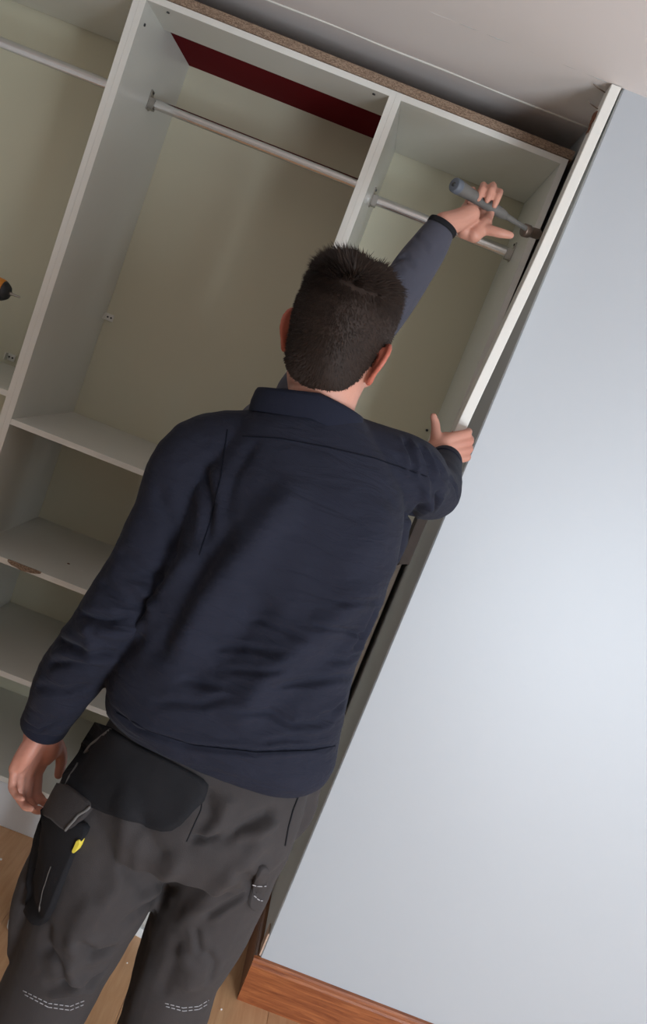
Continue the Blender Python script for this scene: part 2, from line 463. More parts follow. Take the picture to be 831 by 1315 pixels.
# windows (behind the photographer; the daylight enters there)
def window(name, axis, pos, h0, h1, z0, z1):
    w = bpy.data.objects.new(name, None); C.objects.link(w); w['kind'] = 'structure'
    w.location = ((h0+h1)/2, pos, z0) if axis == 'y' else (pos, (h0+h1)/2, z0)
    bm = bmesh.new(); t = .05
    def bb(a, b, c, d):
        if axis == 'y': box(bm, a, b, pos-.09, pos-.05, c, d)
        else: box(bm, pos+.05, pos+.09, a, b, c, d)
    bb(h0, h0+t, z0, z1); bb(h1-t, h1, z0, z1); bb(h0+t, h1-t, z0, z0+t); bb(h0+t, h1-t, z1-t, z1)
    obj('window_frame', bm, M['upvc'], w)
window('window_1', 'y', Y0, 1.25, 2.25, .1, 1.55)
window('window_2', 'x', XRW, 0, .9, .75, 1.85)

# ================================================================== WARDROBE
T = .017; TOPZ = 2.437
def rail(x0, x1, y, z, parent):
    bm = bmesh.new()
    th = np.linspace(0, 2*np.pi, 20, endpoint=False)
    r0_ = [bm.verts.new((x0, y+.0085*math.cos(t), z+.0155*math.sin(t))) for t in th]
    r1_ = [bm.verts.new((x1, y+.0085*math.cos(t), z+.0155*math.sin(t))) for t in th]
    for i in range(20): bm.faces.new((r0_[i], r0_[(i+1) % 20], r1_[(i+1) % 20], r1_[i]))
    rl = obj('hanging_rail', bm, M['chrome'], parent, True)
    for xx, sg in ((x0, 1), (x1, -1)):
        bm = bmesh.new()
        a, b = sorted((xx, xx+sg*.004)); box(bm, a, b, y-.014, y+.014, z-.024, z+.034, .001)
        a, b = sorted((xx+sg*.004, xx+sg*.020)); box(bm, a, b, y-.0115, y+.0115, z-.021, z-.0165, .001); box(bm, a, b, y-.0115, y-.0095, z-.0165, z+.012); box(bm, a, b, y+.0095, y+.0115, z-.0165, z+.012)
        obj('rail_bracket', bm, M['steel'], rl)
        bm = bmesh.new(); bmesh.ops.create_cone(bm, cap_ends=True, segments=10, radius1=.004, radius2=.003, depth=.003, matrix=Matrix.Translation((xx+sg*.0055, y, z+.027)) @ Matrix.Rotation(math.pi/2, 4, 'Y'))
        obj('screw', bm, M['dark'], rl)
    return rl
def cabinet(label, x0, x1, shelves, toptype, railz, plinth=True):
    t = thing('wardrobe_cabinet', label, 'wardrobe', ((x0+x1)/2, (YF+YB)/2, 0), 'bare white wardrobe carcasses')
    for a, b in ((x0, x0+T), (x1-T, x1)):
        s = boxobj('side_panel', (a, b, YF, YB, 0, TOPZ), M['white'], t)
        boxobj('edge_strip', (a+.0002, b-.0002, YF-.0006, YF, 0, TOPZ), M['edge'], s, 0)
    a, b = x0+T, x1-T
    if toptype == 'rail':
        s = boxobj('top_rail', (a, b, YF, YF+.198, TOPZ-T, TOPZ), M['white'], t)
    else:
        s = boxobj('top_panel', (a, b, YF, YB-.008, TOPZ-T, TOPZ), M['white'], t)
    boxobj('edge_strip', (a, b, YF-.0006, YF, TOPZ-T+.0002, TOPZ), M['edge'], s, 0)
    boxobj('back_panel', (x0+.004, x1-.004, YB, YB+.006, .10, TOPZ+.0 if toptype == 'rail' else TOPZ), M['back'], t, 0)
    for z, depth in shelves:
        s = boxobj('shelf', (a, b, YF+.002, YB-.001, z-T, z), M['white'], t)
        boxobj('edge_strip', (a, b, YF+.0012, YF+.002, z-T+.0002, z-.0002), M['edge'], s, 0)
    bz = .164
    s = boxobj('bottom_panel', (a, b, YF+.001, YB-.001, bz-T, bz), M['white'], t)
    boxobj('edge_strip', (a, b, YF+.0004, YF+.001, bz-T+.0002, bz-.0002), M['edge'], s, 0)
    if plinth: boxobj('plinth', (a, b, YF+.006, YF+.024, 0, bz-T-.004), M['plinth'], t, .0015)
    if railz: rail(a, b, 2.70, railz, t)
    def fitting(x, y, z, axis):
        bm = bmesh.new(); Rm = Matrix.Rotation(math.pi/2, 4, axis) if axis else Matrix()
        bmesh.ops.create_cone(bm, cap_ends=True, segments=12, radius1=.0045, radius2=.004, depth=.004, matrix=Matrix.Translation((x, y, z)) @ Rm)
        obj('cam_fitting', bm, M['dark'], t)
    return t, fitting
cabL, fitL = cabinet('left white wardrobe section holding the cordless drill on its shelf', -1.69, -.9316, [(1.298, 0)], 'full', 2.236)
cabM, fitM = cabinet('wide middle wardrobe section with red strip under its top and chipped shelf', -.9316, -.2016, [(1.2257, 0), (.8247, 0), (.488, 0)], 'rail', 2.234)
cabR, fitR = cabinet('narrow right wardrobe section beside the loose board, hammer reaching across it', -.2016, .292, [], 'full', 2.21)
# fittings and wear
p = at(185, 31, 2.47); fitM(-.9146+.001, 2.47, 2.37, 'Y')
fitM(-.86, YF+.03, TOPZ-T-.001, None); fitM(-.262, YF+.03, TOPZ-T-.001, None)
def corner_bracket(parent, x, y, z):
    bm = bmesh.new(); box(bm, x, x+.004, y-.028, y-.002, z-.012, z+.012, .001); box(bm, x, x+.030, y-.006, y-.002, z-.012, z+.012, .001)
    o = obj('corner_bracket', bm, M['edge'], parent)
    for q in (.010, .022):
        bm = bmesh.new(); bmesh.ops.create_cone(bm, cap_ends=True, segments=10, radius1=.0035, radius2=.003, depth=.003, matrix=Matrix.Translation((x+q, y-.0065, z)) @ Matrix.Rotation(math.pi/2, 4, 'X'))
        obj('screw', bm, M['dark'], o)
corner_bracket(cabM, -.9146, YB, 1.578)
corner_bracket(cabL, -1.195, YB, 1.325)
q = at(549, 553, 2.94); fitR(q[0], YB-.003, q[2], 'X')
# chipped front edge on the middle cabinet's second shelf
ch = [at(a, b, YF)[0] for a, b in ((11, 716), (52, 737))]
bm = bmesh.new()
n = 14; rnd = random.Random(4)
lo = []; hi = []
for i in range(n+1):
    xx = ch[0]+(ch[1]-ch[0])*i/n
    hi.append((xx, .8247+.0004)); lo.append((xx, .8247-.004-.010*math.sin(math.pi*min(1, max(0, i/n*1.05)))**.5 - rnd.random()*.003))
vf = [bm.verts.new((x_, YF-.0006+.0004*rnd.random(), z_)) for x_, z_ in hi+lo[::-1]]
vb = [bm.verts.new((v.co.x, YF+.006, v.co.z)) for v in vf]
bm.faces.new(vf)
for i in range(len(vf)): bm.faces.new((vf[i], vf[(i+1) % len(vf)], vb[(i+1) % len(vf)], vb[i]))
bmesh.ops.recalc_face_normals(bm, faces=bm.faces)
ce = obj('chipped_edge', bm, M['chip'], cabM); ce['label'] = 'brown chipped shelf edge'
q = at(120, 752, YF)
for (px, py) in ((88, 724), (105, 733)):
    d = ray(px, py); tt = (.8247-EYE)/d.z; v = Vector((0, 0, EYE))+d*tt
    bm = bmesh.new(); bmesh.ops.create_cone(bm, cap_ends=True, segments=12, radius1=.005, radius2=.004, depth=.0015, matrix=Matrix.Translation((v.x, v.y, .8252)))
    obj('screw_cap', bm, M['rust'] if px < 100 else M['crumb'], cabM)

# sheet of chipboard lying on the carcasses, red laminate underneath
top = tag(boxobj('top_sheet', (-1.69, .300, 2.424, YB+.02, TOPZ+.0012, TOPZ+.024), M['chip'], None, .001),
          'long raw chipboard sheet lying across the wardrobe tops below the ceiling', 'board')
ur = boxobj('red_laminate', (-1.685, .296, 2.44, YB+.018, TOPZ+.0002, TOPZ+.0012), M['red'], top, 0); ur['label'] = 'dark red laminate underside'

# ================================================================== LOOSE BOARD
def slab(path, w, th):
    """path rows: x,y,z front edge centre; board runs back along +y"""
    Q = smooth_chain(path, 6); rings = []
    for x_, y_, z_ in Q:
        b = .0015
        rings.append(np.array([(x_-th/2+b, y_, z_), (x_+th/2-b, y_, z_), (x_+th/2, y_+b, z_), (x_+th/2, y_+w, z_), (x_-th/2, y_+w, z_), (x_-th/2, y_+b, z_)]))
    return ring_mesh(rings)
bpath = [(.2905, 2.112, 2.527), (.2865, 2.105, 2.40), (.2750, 2.065, 2.12), (.2615, 2.035, 1.90), (.2500, 2.015, 1.70), (.2460, 2.003, 1.56), (.2456, 2.002, 1.465)]
V, Fc = slab(bpath, .062, .0240)
board = tag(meshobj('loose_board', V, Fc, M['edge'], None, False), 'long white trim board pried loose and bowing away from the wall corner', 'board')
bm = bmesh.new(); bm.from_mesh(board.data); bmesh.ops.recalc_face_normals(bm, faces=bm.faces); bm.to_mesh(board.data); bm.free()
V, Fc = slab([(.2456, 2.002, 1.4648), (.2452, 2.0005, 1.40), (.2448, 1.9995, 1.328)], .062, .0242)  # lower end of the board, coloured very dark brown, bottom edge uneven
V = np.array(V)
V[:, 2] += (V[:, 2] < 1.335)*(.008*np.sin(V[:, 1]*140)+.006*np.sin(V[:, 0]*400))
be = meshobj('lower_end', V, Fc, M['darkwood'], board, False); be['label'] = 'dark ragged lower end'
def nail(px, py, L_, parent):
    z = at(px, py, 2.16)[2]
    pts = [[.279, 2.16, z, .0013], [.279-L_*.6, 2.158, z+.003, .0013], [.279-L_, 2.155, z+.006, .0012]]
    V, Fc = tube(pts, 6, 2); meshobj('nail', V, Fc, M['brown_steel'], parent)
nail(785, 122, .034, board); nail(770, 141, .03, board)
B = Blob(); rnd = random.Random(2)
for i in range(12):
    B.add(ell((.2765+rnd.uniform(-.002, .001), 2.150+rnd.uniform(-.016, .016), 2.452+rnd.uniform(-.025, .028)), .004, .007, .010, None, 7, 5))
tp = meshobj('torn_patch', B.V, B.F, M['rust'], board, False); tp['label'] = 'brown torn wood around a nail hole'

# ================================================================== HANDS
def hand(B, w, f, n, s, curls, scale=1.0, thumb=None, spread=.06, reach=1.0):
    """w wrist, f towards knuckles, n out of the palm, s towards the thumb side"""
    w, f, n, s = [np.array(v, float) for v in (w, f, n, s)]
    f /= np.linalg.norm(f); n -= (n@f)*f; n /= np.linalg.norm(n)
    s -= (s@f)*f; s -= (s@n)*n; s /= np.linalg.norm(s)
    k = scale
    base = [(.094, .0285), (.097, .0095), (.092, -.0095), (.083, -.0275)]
    ln = [(.041, .025, .021), (.045, .029, .022), (.042, .026, .021), (.033, .020, .019)]
    rad = [.0096, .0099, .0094, .0083]
    # palm: metacarpal tubes side by side plus the two pads
    for i, (a, o) in enumerate(base):
        B.add(tube([[*(w+f*.004*k+s*o*.45*k), .017*k], [*(w+f*.045*k+s*o*.85*k), .0150*k], [*(w+f*a*k+s*o*k-n*.002*k), .0115*k]], 12, 4))
    B.add(tube([[*(w+s*.012*k+n*.006*k), .017*k], [*(w+f*.035*k+s*.024*k+n*.010*k), .0185*k], [*(w+f*.06*k+s*.026*k+n*.008*k), .012*k]], 12, 4))
    B.add(tube([[*(w-s*.012*k+n*.005*k), .015*k], [*(w+f*.045*k-s*.022*k+n*.008*k), .0155*k], [*(w+f*.075*k-s*.024*k+n*.006*k), .011*k]], 12, 4))
    for i in range(4):
        a, o = base[i]; p = w+f*a*k+s*o*k-n*.002*k; r = rad[i]*k
        sd = (1.5-i)*spread
        th = 0; pts = [[*p, r*1.08]]
        for j in range(3):
            th += curls[i][j]
            d = math.cos(th)*f+math.sin(th)*n+sd*s*max(0, math.cos(th)); d /= np.linalg.norm(d)
            L_ = ln[i][j]*k*reach
            pts.append([*(p+d*L_*.5), r*(.98-.07*j)]); p = p+d*L_; pts.append([*p, r*(1.0-.09*(j+1))])
        pts[-1][3] = r*.66
        B.add(tube(pts, 12, 3))
    # thumb leaves the side of the palm near its base
    t0, t1, t2, t3 = thumb if thumb else ((.018, .020, .004), (.045, .047, .014), (.072, .060, .022), (.096, .062, .026))
    pts = []
    for q, r in zip((t0, t1, t2, t3), (.0165, .0125, .0110, .0085)):
        pts.append([*(w+f*q[0]*k+s*q[1]*k+n*q[2]*k), r*k])
    B.add(tube(pts, 12, 4))
    return w, f, n, s

# ================================================================== HEAD
def rotz(a): return np.array([[math.cos(a), -math.sin(a), 0], [math.sin(a), math.cos(a), 0], [0, 0, 1.0]])
def rotx(a): return np.array([[1, 0, 0], [0, math.cos(a), -math.sin(a)], [0, math.sin(a), math.cos(a)]])
def roty(a): return np.array([[math.cos(a), 0, math.sin(a)], [0, 1, 0], [-math.sin(a), 0, math.cos(a)]])
def head(B, c, R, k=1.0):
    """face looks along local +y; c is between the ears"""
    c = np.array(c, float)
    def L(vf):
        V = np.array(vf[0])*k; B.add((list(V@R.T+c), vf[1]))
    # cranium and face as horizontal rings: z, xl, xr, yc, hd
    L(loft([(-.118, -.028, .028, .062, .022), (-.108, -.044, .044, .052, .040), (-.09, -.054, .054, .040, .056), (-.06, -.060, .060, .016, .080), (-.03, -.064, .064, .006, .092), (0, -.068, .068, .002, .097),
            (.03, -.072, .072, -.003, .101), (.06, -.073, .073, -.005, .100), (.085, -.068, .068, -.006, .092), (.107, -.056, .056, -.006, .075), (.122, -.036, .036, -.006, .048), (.128, -.012, .012, -.006, .016)], 36, 4, 2.15))
    # nose, brow, lips, chin
    L(tube([[0, .094, .030, .007], [0, .106, .008, .009], [0, .114, -.014, .011]], 10, 4)); L(ell((0, .102, -.018), .017, .014, .010))
    L(tube([[-.045, .078, .030, .008], [-.02, .094, .033, .009], [0, .096, .030, .008], [.02, .094, .033, .009], [.045, .078, .030, .008]], 8, 4))
    L(tube([[-.024, .086, -.048, .004], [0, .098, -.046, .006], [.024, .086, -.048, .004]], 8, 4)); L(tube([[-.022, .084, -.057, .004], [0, .095, -.058, .0065], [.022, .084, -.057, .004]], 8, 4))
    L(ell((0, .078, -.100), .024, .018, .016))
    for sg in (-1, 1):
        L(ell((sg*.042, .070, -.018), .020, .020, .018))
        # ear: helix rim, bowl, lobe
        def E_(y, z, o): return [sg*(.066+o), y, z]
        rim = [(-.002, -.008, .006), (.006, .020, .008), (.000, .034, .013), (-.014, .036, .020), (-.024, .024, .024), (-.027, .004, .022), (-.020, -.014, .015), (-.010, -.027, .010), (.001, -.024, .006)]
        L(tube([[*E_(y, z, o), .0045 if i < 7 else .0060] for i, (y, z, o) in enumerate(rim)], 10, 4))
        bowl = [(-.002, .022, .009), (-.010, .005, .011), (-.006, -.015, .008)]
        L(tube([[*E_(y, z, o), .0075] for y, z, o in bowl], 10, 4, flat=None))
        L(tube([[*E_(-.016, .026, .014), .006], [*E_(-.020, .006, .015), .006], [*E_(-.012, -.012, .010), .005]], 10, 4))
    return c

def neck_xyz(c, R, k, p): return np.array(c)+R@(np.array(p)*k)

# ================================================================== PERSON ONE (back to us, navy jacket)
HIP1 = np.array([-.02, 1.33, 0])
man = thing('person', 'man in navy work jacket seen from behind, one hand on the loose board', 'person', (-.02, 1.36, 0))
LSH = at(258, 590, 1.37); LEL = at(143, 800, 1.31); LFA = at(88, 872, 1.335); LWR = at(57, 930, 1.36)
RSH = at(520, 607, 1.44); REL = at(553, 630, 1.64); RFA = at(563, 612, 1.76); RWR = at(571, 594, 1.875)
LH = at(150, 1040, 1.33); LT = at(131, 1130, 1.33); LK0 = at(86, 1222, 1.345); LK = at(48, 1300, 1.37); LA = np.array([LK[0]-.03, 1.40, .09])
RH = at(312, 1055, 1.345); RT = at(281, 1133, 1.365); RK0 = at(229, 1245, 1.41); RK = at(203, 1325, 1.44); RA = np.array([RK[0]-.02, 1.47, .09])
HR = rotz(math.radians(-14)) @ rotx(math.radians(-4)); HCEN = np.array([-.064, 1.375, 1.724])
R4 = lambda p, r: [*p, r]
B = Blob()
head(B, HCEN, HR, .985)
B.add(tube([R4((-.052, 1.385, 1.50), .070), R4((-.053, 1.378, 1.58), .058), R4((-.054, 1.372, 1.66), .0545), R4((-.054, 1.375, 1.73), .052)], 24, 4))
B.add(loft([(.98, -.17, .14, 1.335, .10), (1.10, -.165, .135, 1.335, .095), (1.25, -.165, .13, 1.345, .10), (1.40, -.17, .13, 1.37, .105), (1.50, -.165, .12, 1.385, .09), (1.56, -.13, .075, 1.395, .07), (1.60, -.095, .01, 1.39, .05)], 32, 4))
B.add(tube([R4((-.09, 1.39, 1.53), .055), R4(LSH, .050), R4((LSH+LEL)/2, .044), R4(LEL, .040), R4(LFA, .036), R4(LWR, .027), R4(LWR+(LWR-LFA)*.25, .026)], 18, 4))
B.add(tube([R4((0, 1.40, 1.56), .055), R4(RSH, .050), R4((RSH+REL)/2, .044), R4(REL, .040), R4(RFA, .034), R4(RWR, .027)], 18, 4))
for hp, t_, k0, k_, a_ in ((LH, LT, LK0, LK, LA), (RH, RT, RK0, RK, RA)):
    B.add(tube([R4(hp+np.array([.01, 0, .06]), .068), R4(hp, .072), R4(t_, .068), R4(k0, .062), R4(k_, .056), R4((k_+a_)/2+np.array([0, -.01, .03]), .052), R4(a_, .040)], 18, 4))
    B.add(tube([R4(a_+np.array([0, -.02, -.03]), .034), R4(a_+np.array([0, .06, -.04]), .034), R4(a_+np.array([0, .15, -.06]), .024)], 12, 4))
# left hand: hangs beside the thigh, palm turned back
wl = LWR+(LWR-LFA)*.16+np.array([.008, 0, .006])
cl = [(.62, .95, .55), (.60, .92, .55), (.56, .88, .55), (.52, .85, .55)]
hand(B, wl, at(34, 990, 1.36)-wl, (.80, -.60, .05), (.60, .80, -.05), cl, .93,
     ((.016, .018, .004), (.040, .046, .010), (.064, .058, .014), (.088, .060, .020)), .03)
# right hand: grips the loose board's edge
wr = at(557, 581, 1.945)
fr = at(600, 572, 1.975)-wr
sr = at(580, 540, 1.96)-at(577, 580, 1.96)
B.add(tube([R4(RWR, .027), R4((RWR+wr)/2+np.array([.004, 0, 0]), .026), R4(wr+fr*.25, .021)], 16, 3))
cr4 = [(1.0, .95, .5), (1.05, 1.0, .5), (1.05, 1.0, .5), (1.1, 1.0, .5)]
hand(B, wr, fr, (.0, 1, .02), sr, cr4, .95,
     ((.012, .022, .004), (.018, .046, .010), (.022, .066, .014), (.020, .084, .014)), .02)
me = B.remesh('body', .0029, 3)
flush_of(me, HCEN, HR, .985, [(at(600, 572, 1.98), .03, .35), (wl, .10, .30)])
body = link('body', me, M['skin'], None, True); body.parent = man; body.matrix_parent_inverse = Matrix.Translation(-man.location)
for sg in (-1, 1):
    V, Fc = ell(HCEN+HR@(np.array([sg*.031, .0765, .012])*.985), .0115, .0115, .0115); meshobj('eye', V, Fc, M['eye'], man)

# --- jacket
B = Blob()
B.add(loft([(1.052, -.190, .166, 1.335, .118), (1.066, -.206, .178, 1.335, .128), (1.09, -.213, .184, 1.335, .133), (1.12, -.216, .182, 1.337, .136), (1.2, -.207, .167, 1.342, .132), (1.27, -.2, .158, 1.35, .130),
            (1.37, -.2, .158, 1.365, .135), (1.46, -.197, .152, 1.375, .133), (1.53, -.186, .135, 1.387, .120), (1.58, -.165, .105, 1.395, .102), (1.615, -.138, .060, 1.395, .082), (1.640, -.122, .018, 1.39, .066)], 48, 4, 2.5))
B.add(tube([R4((-.10, 1.39, 1.525), .080), R4(LSH, .068), R4(LSH*.62+LEL*.38, .060), R4(LSH*.3+LEL*.7, .0555), R4(LEL, .0575), R4((LEL+LFA)/2, .056), R4(LFA, .054), R4(LFA*.4+LWR*.6, .045), R4(LWR, .0395)], 26, 5, False))
B.add(tube([R4((.0, 1.40, 1.555), .085), R4(RSH, .066), R4(RSH*.5+REL*.5, .060), R4(REL, .057), R4((REL+RFA)/2, .053), R4(RFA, .047), R4(RWR, .0375)], 26, 5, False))
# front of the jacket hanging open past the right side
B.add(tube([R4((.130, 1.45, 1.50), .03), R4((.152, 1.48, 1.44), .022), R4((.145, 1.48, 1.38), .02), R4((.12, 1.47, 1.25), .02)], 14, 4))
me = B.remesh('jacket', .0036, 8)
bv = bvh_of(me)
J = [
    ([(392, 612), (330, 690), (262, 770), (215, 845)], .0085, .026),
    ([(300, 660), (262, 730), (228, 800), (190, 850)], -.006, .020),
    ([(350, 760), (300, 830), (230, 890)], -.006, .026),
    ([(487, 742), (420, 800), (350, 862), (290, 930)], .0075, .024),
    ([(470, 800), (400, 870), (330, 935)], -.004, .020),
    ([(500, 640), (470, 700), (430, 770)], .004, .03),
    ([(268, 832), (320, 833), (368, 838)], -.0032, .0055), ([(395, 800), (435, 806), (470, 818)], -.0030, .005), ([(425, 772), (460, 768), (492, 776)], -.0032, .006),
    ([(345, 882), (400, 876), (455, 868)], -.0035, .006), ([(300, 912), (345, 915), (385, 936)], -.0032, .006), ([(405, 925), (430, 915), (446, 900)], -.0035, .006),
    ([(320, 795), (360, 806), (395, 822)], -.0028, .005), ([(375, 930), (410, 930), (432, 922)], -.003, .006), ([(200, 900), (260, 905), (300, 892)], -.0025, .007),
    ([(230, 870), (260, 880), (300, 884)], -.0025, .006), ([(455, 840), (470, 812), (484, 780)], -.004, .008), ([(330, 955), (370, 948), (410, 952)], -.002, .005),
    ([(420, 850), (450, 848), (470, 835)], -.0028, .005), ([(290, 860), (330, 862), (372, 856)], -.0025, .005),
    # shoulder blade and yoke area
    ([(330, 560), (300, 610), (285, 670)], -.003, .012), ([(262, 600), (270, 650), (262, 700)], -.004, .010), ([(505, 585), (528, 605), (545, 640)], -.003, .008),
    ([(520, 560), (530, 585), (535, 610)], -.0035, .006), ([(540, 570), (552, 592), (560, 620)], -.004, .006), ([(556, 580), (566, 600), (580, 625)], -.0035, .006),
    ([(566, 632), (556, 648), (545, 660)], -.009, .008), ([(530, 610), (545, 630), (552, 650)], .004, .010), ([(575, 605), (584, 622), (588, 640)], -.003, .006),
    ([(520, 668), (535, 655), (550, 640)], -.004, .007),
    # left sleeve
    ([(250, 705), (215, 755), (185, 805)], .005, .016), ([(100, 790), (140, 798), (172, 790)], -.005, .008), ([(72, 822), (110, 838), (160, 842)], -.0055, .009),
    ([(120, 812), (160, 815), (190, 800)], .0045, .011), ([(60, 852), (90, 850), (130, 858)], -.004, .008), ([(45, 880), (80, 888), (118, 880)], -.003, .008),
    ([(150, 705), (185, 735), (215, 745)], -.003, .010), ([(128, 745), (160, 775), (190, 780)], -.0035, .010), ([(200, 620), (220, 680), (225, 720)], -.003, .012),
    ([(110, 800), (118, 825), (112, 850)], .004, .012), ([(165, 745), (195, 770), (205, 790)], .003, .008),
    ([(25, 925), (50, 938), (84, 922)], -.002, .004),
    # hem band seam
    ([(140, 905), (175, 935), (240, 958), (330, 966), (432, 958)], -.0030, .0045),
]
creases(me, bv, J)
co = get_co(me); no = get_no(me)
d = .0028*noise(co*np.array([7, 7, 13])+5)+.0014*noise(co*np.array([18, 18, 34])+9)+.0005*noise(co*np.array([60, 60, 110]))
low = np.clip((1.22-co[:, 2])/.15, 0, 1)*(co[:, 0] > -.19)
d += low*.0022*noise(co*np.array([14, 14, 62])+2)
set_co(me, co+no*d[:, None])
jacket = link('jacket', me, M['navy'], None, True); jacket.parent = man; jacket.matrix_parent_inverse = Matrix.Translation(-man.location)
jb = bvh_of(me)
# collar band standing round the neck
th = np.linspace(0, 2*np.pi, 56, endpoint=False); rings = []
for rr, dz in ((.000, -.028), (.002, -.010), (.001, .006), (-.001, .012), (-.006, .013), (-.008, .008), (-.008, -.028)):
    side = np.cos(th); bk = np.sin(th)
    rx = .078+rr+.022*(side < 0)*np.abs(side); ry = .066+rr+.004*bk*(bk < 0)
    zz = 1.633+dz+.010*np.clip(-bk, 0, 1)-.012*np.abs(side)-.02*np.clip(bk, 0, 1)+.008*side
    rings.append(np.stack([-.058+rx*side, 1.370+ry*bk, zz], 1))
V, Fc = ring_mesh(rings, False); collar = meshobj('collar', V, Fc, M['navy2'], jacket)
seam('yoke_seam', jb, [(312, 560), (360, 563), (420, 574), (480, 588), (548, 612)], .0011, M['navyst'], jacket)
seam('hem_seam', jb, [(150, 915), (190, 938), (250, 957), (330, 966), (400, 964), (430, 958)], .0011, M['navyst'], jacket)
seam('sleeve_seam', jb, [(292, 552), (284, 610), (270, 670), (256, 712)], .0011, M['navyst'], jacket)
for k_, (c_, a_, r_) in enumerate(((LWR, LFA, .0405), (RWR, RFA, .0385))):
    d_ = (c_-a_)/np.linalg.norm(c_-a_)
    V, Fc = tube([[*(c_-d_*.035), r_*1.05], [*(c_-d_*.015), r_*1.03], [*(c_+d_*.004), r_], [*(c_+d_*.006), r_*.93], [*(c_-d_*.01), r_*.86]], 26, 2, False)
    meshobj('cuff', V, Fc, M['navy2'], jacket)

# --- trousers
B = Blob()
B.add(loft([(1.08, -.19, .16, 1.335, .115), (1.02, -.195, .165, 1.335, .120), (.96, -.205, .172, 1.335, .128), (.91, -.20, .165, 1.338, .130), (.86, -.17, .13, 1.34, .115)], 40, 4, 2.4))
B.add(tube([R4(LH+np.array([0, 0, .06]), .095), R4(LH, .102), R4(LT, .100), R4(LK0, .087), R4(LK, .084), R4((LK+LA)/2, .078), R4(LA+np.array([0, 0, .02]), .074)], 30, 5, False))
B.add(tube([R4(RH+np.array([0, 0, .06]), .09), R4(RH, .094), R4(RT, .0915), R4(RT*.45+RK0*.55, .0905), R4(RK0, .082), R4(RK, .081), R4((RK+RA)/2, .076), R4(RA+np.array([0, 0, .02]), .074)], 30, 5, False))
# loose hip pocket bulge on the right and cargo pocket on the left
B.add(tube([R4(at(398, 1010, 1.36), .022), R4(at(388, 1045, 1.37), .024), R4(at(366, 1080, 1.375), .014)], 14, 4))
B.add(tube([R4(at(72, 1080, 1.34), .03), R4(at(52, 1130, 1.34), .034), R4(at(34, 1180, 1.345), .032), R4(at(22, 1220, 1.35), .022)], 16, 4))
me = B.remesh('trousers', .0044, 7)
bv = bvh_of(me)
GAIN = 1.75
creases(me, bv, [
    ([(240, 1090), (205, 1140), (160, 1175)], .007, .016), ([(230, 1120), (190, 1165), (145, 1195)], -.006, .014), ([(165, 1000), (160, 1080), (150, 1140), (100, 1210), (85, 1240)], .006, .018),
    ([(185, 1040), (190, 1080), (215, 1105)], -.004, .014), ([(100, 1200), (118, 1225), (150, 1215)], -.006, .010), ([(90, 1225), (95, 1255), (120, 1268)], .007, .014), ([(70, 1262), (105, 1262), (140, 1245)], -.005, .008),
    ([(262, 1010), (270, 1050), (245, 1090)], -.005, .012), ([(300, 1020), (280, 1055), (255, 1078)], .005, .014), ([(255, 1082), (290, 1078), (330, 1052), (358, 1040)], -.006, .012), ([(355, 1050), (330, 1090), (270, 1150), (225, 1195)], .006, .016),
    ([(260, 1180), (285, 1165), (320, 1145)], -.0045, .007), ([(252, 1190), (255, 1215), (258, 1225)], -.003, .006), ([(300, 1110), (320, 1130), (330, 1150)], -.003, .010), ([(190, 1180), (180, 1230), (160, 1290)], -.004, .016),
    ([(225, 1215), (250, 1245), (240, 1275)], .004, .018), ([(40, 1130), (60, 1190), (55, 1240)], -.005, .016), ([(243, 1078), (262, 1079), (285, 1074)], -.004, .005), ([(150, 1100), (180, 1130), (190, 1150)], -.0035, .012), ([(190, 1062), (178, 1090), (176, 1120)], .004, .012), ([(230, 1200), (222, 1240), (205, 1280)], -.004, .014),
    ([(300, 1075), (330, 1070), (356, 1055)], .0035, .008), ([(262, 1215), (275, 1235), (268, 1262)], -.0025, .007), ([(55, 1215), (80, 1235), (84, 1262)], -.004, .010), ([(120, 1150), (95, 1190), (92, 1215)], .004, .013), ([(110, 1260), (85, 1275), (60, 1280)], .004, .010),
])
co = get_co(me); no = get_no(me)
d = .0035*noise(co*np.array([9, 9, 9])+15)+.0018*noise(co*np.array([24, 24, 20])+3)+.0005*noise(co*70)
set_co(me, co+no*d[:, None])
trousers = link('trousers', me, M['trouser'], None, True); trousers.parent = man; trousers.matrix_parent_inverse = Matrix.Translation(-man.location)
tb = bvh_of(me)
o = patch('holster_pocket', tb, [(128, 930), (175, 955), (235, 985), (268, 1008), (252, 1035), (222, 1064), (180, 1056), (120, 1034), (84, 1010), (104, 968)], M['blackcl'], trousers, .006, .003); o['label'] = 'black holster pocket'
o = patch('cargo_pocket', tb, [(62, 1040), (96, 1050), (116, 1062), (100, 1090), (84, 1130), (64, 1180), (46, 1182), (36, 1150), (48, 1090)], M['blackcl'], trousers, .010, .003); o['label'] = 'black thigh pocket'
o = patch('pocket_flap', tb, [(84, 1008), (112, 1022), (122, 1034), (104, 1056), (92, 1062), (76, 1050), (66, 1042)], M['trouser'], trousers, .008, .008)
seam('pocket_edge', tb, [(146, 938), (122, 958), (100, 985), (84, 1020)], .0032, M['piping'], trousers, .006)
seam('flap_edge', tb, [(124, 1034), (108, 1044), (94, 1062)], .0022, M['piping'], trousers, .016)
o = patch('yellow_tag', tb, [(106, 1074), (109, 1076), (103, 1089), (100, 1087)], M['yellow'], trousers, .003, .014)
seam('pocket_zip', tb, [(74, 1110), (64, 1140), (59, 1170)], .0016, M['piping'], trousers, .012)
dashes('stitching', tb, [(30, 1272), (62, 1288), (90, 1292), (108, 1285)], .0008, M['stitch'], trousers)
dashes('stitching', tb, [(32, 1277), (62, 1293), (90, 1297), (107, 1290)], .0008, M['stitch'], trousers)
dashes('stitching', tb, [(212, 1288), (235, 1294), (255, 1292), (268, 1284)], .0008, M['stitch'], trousers)
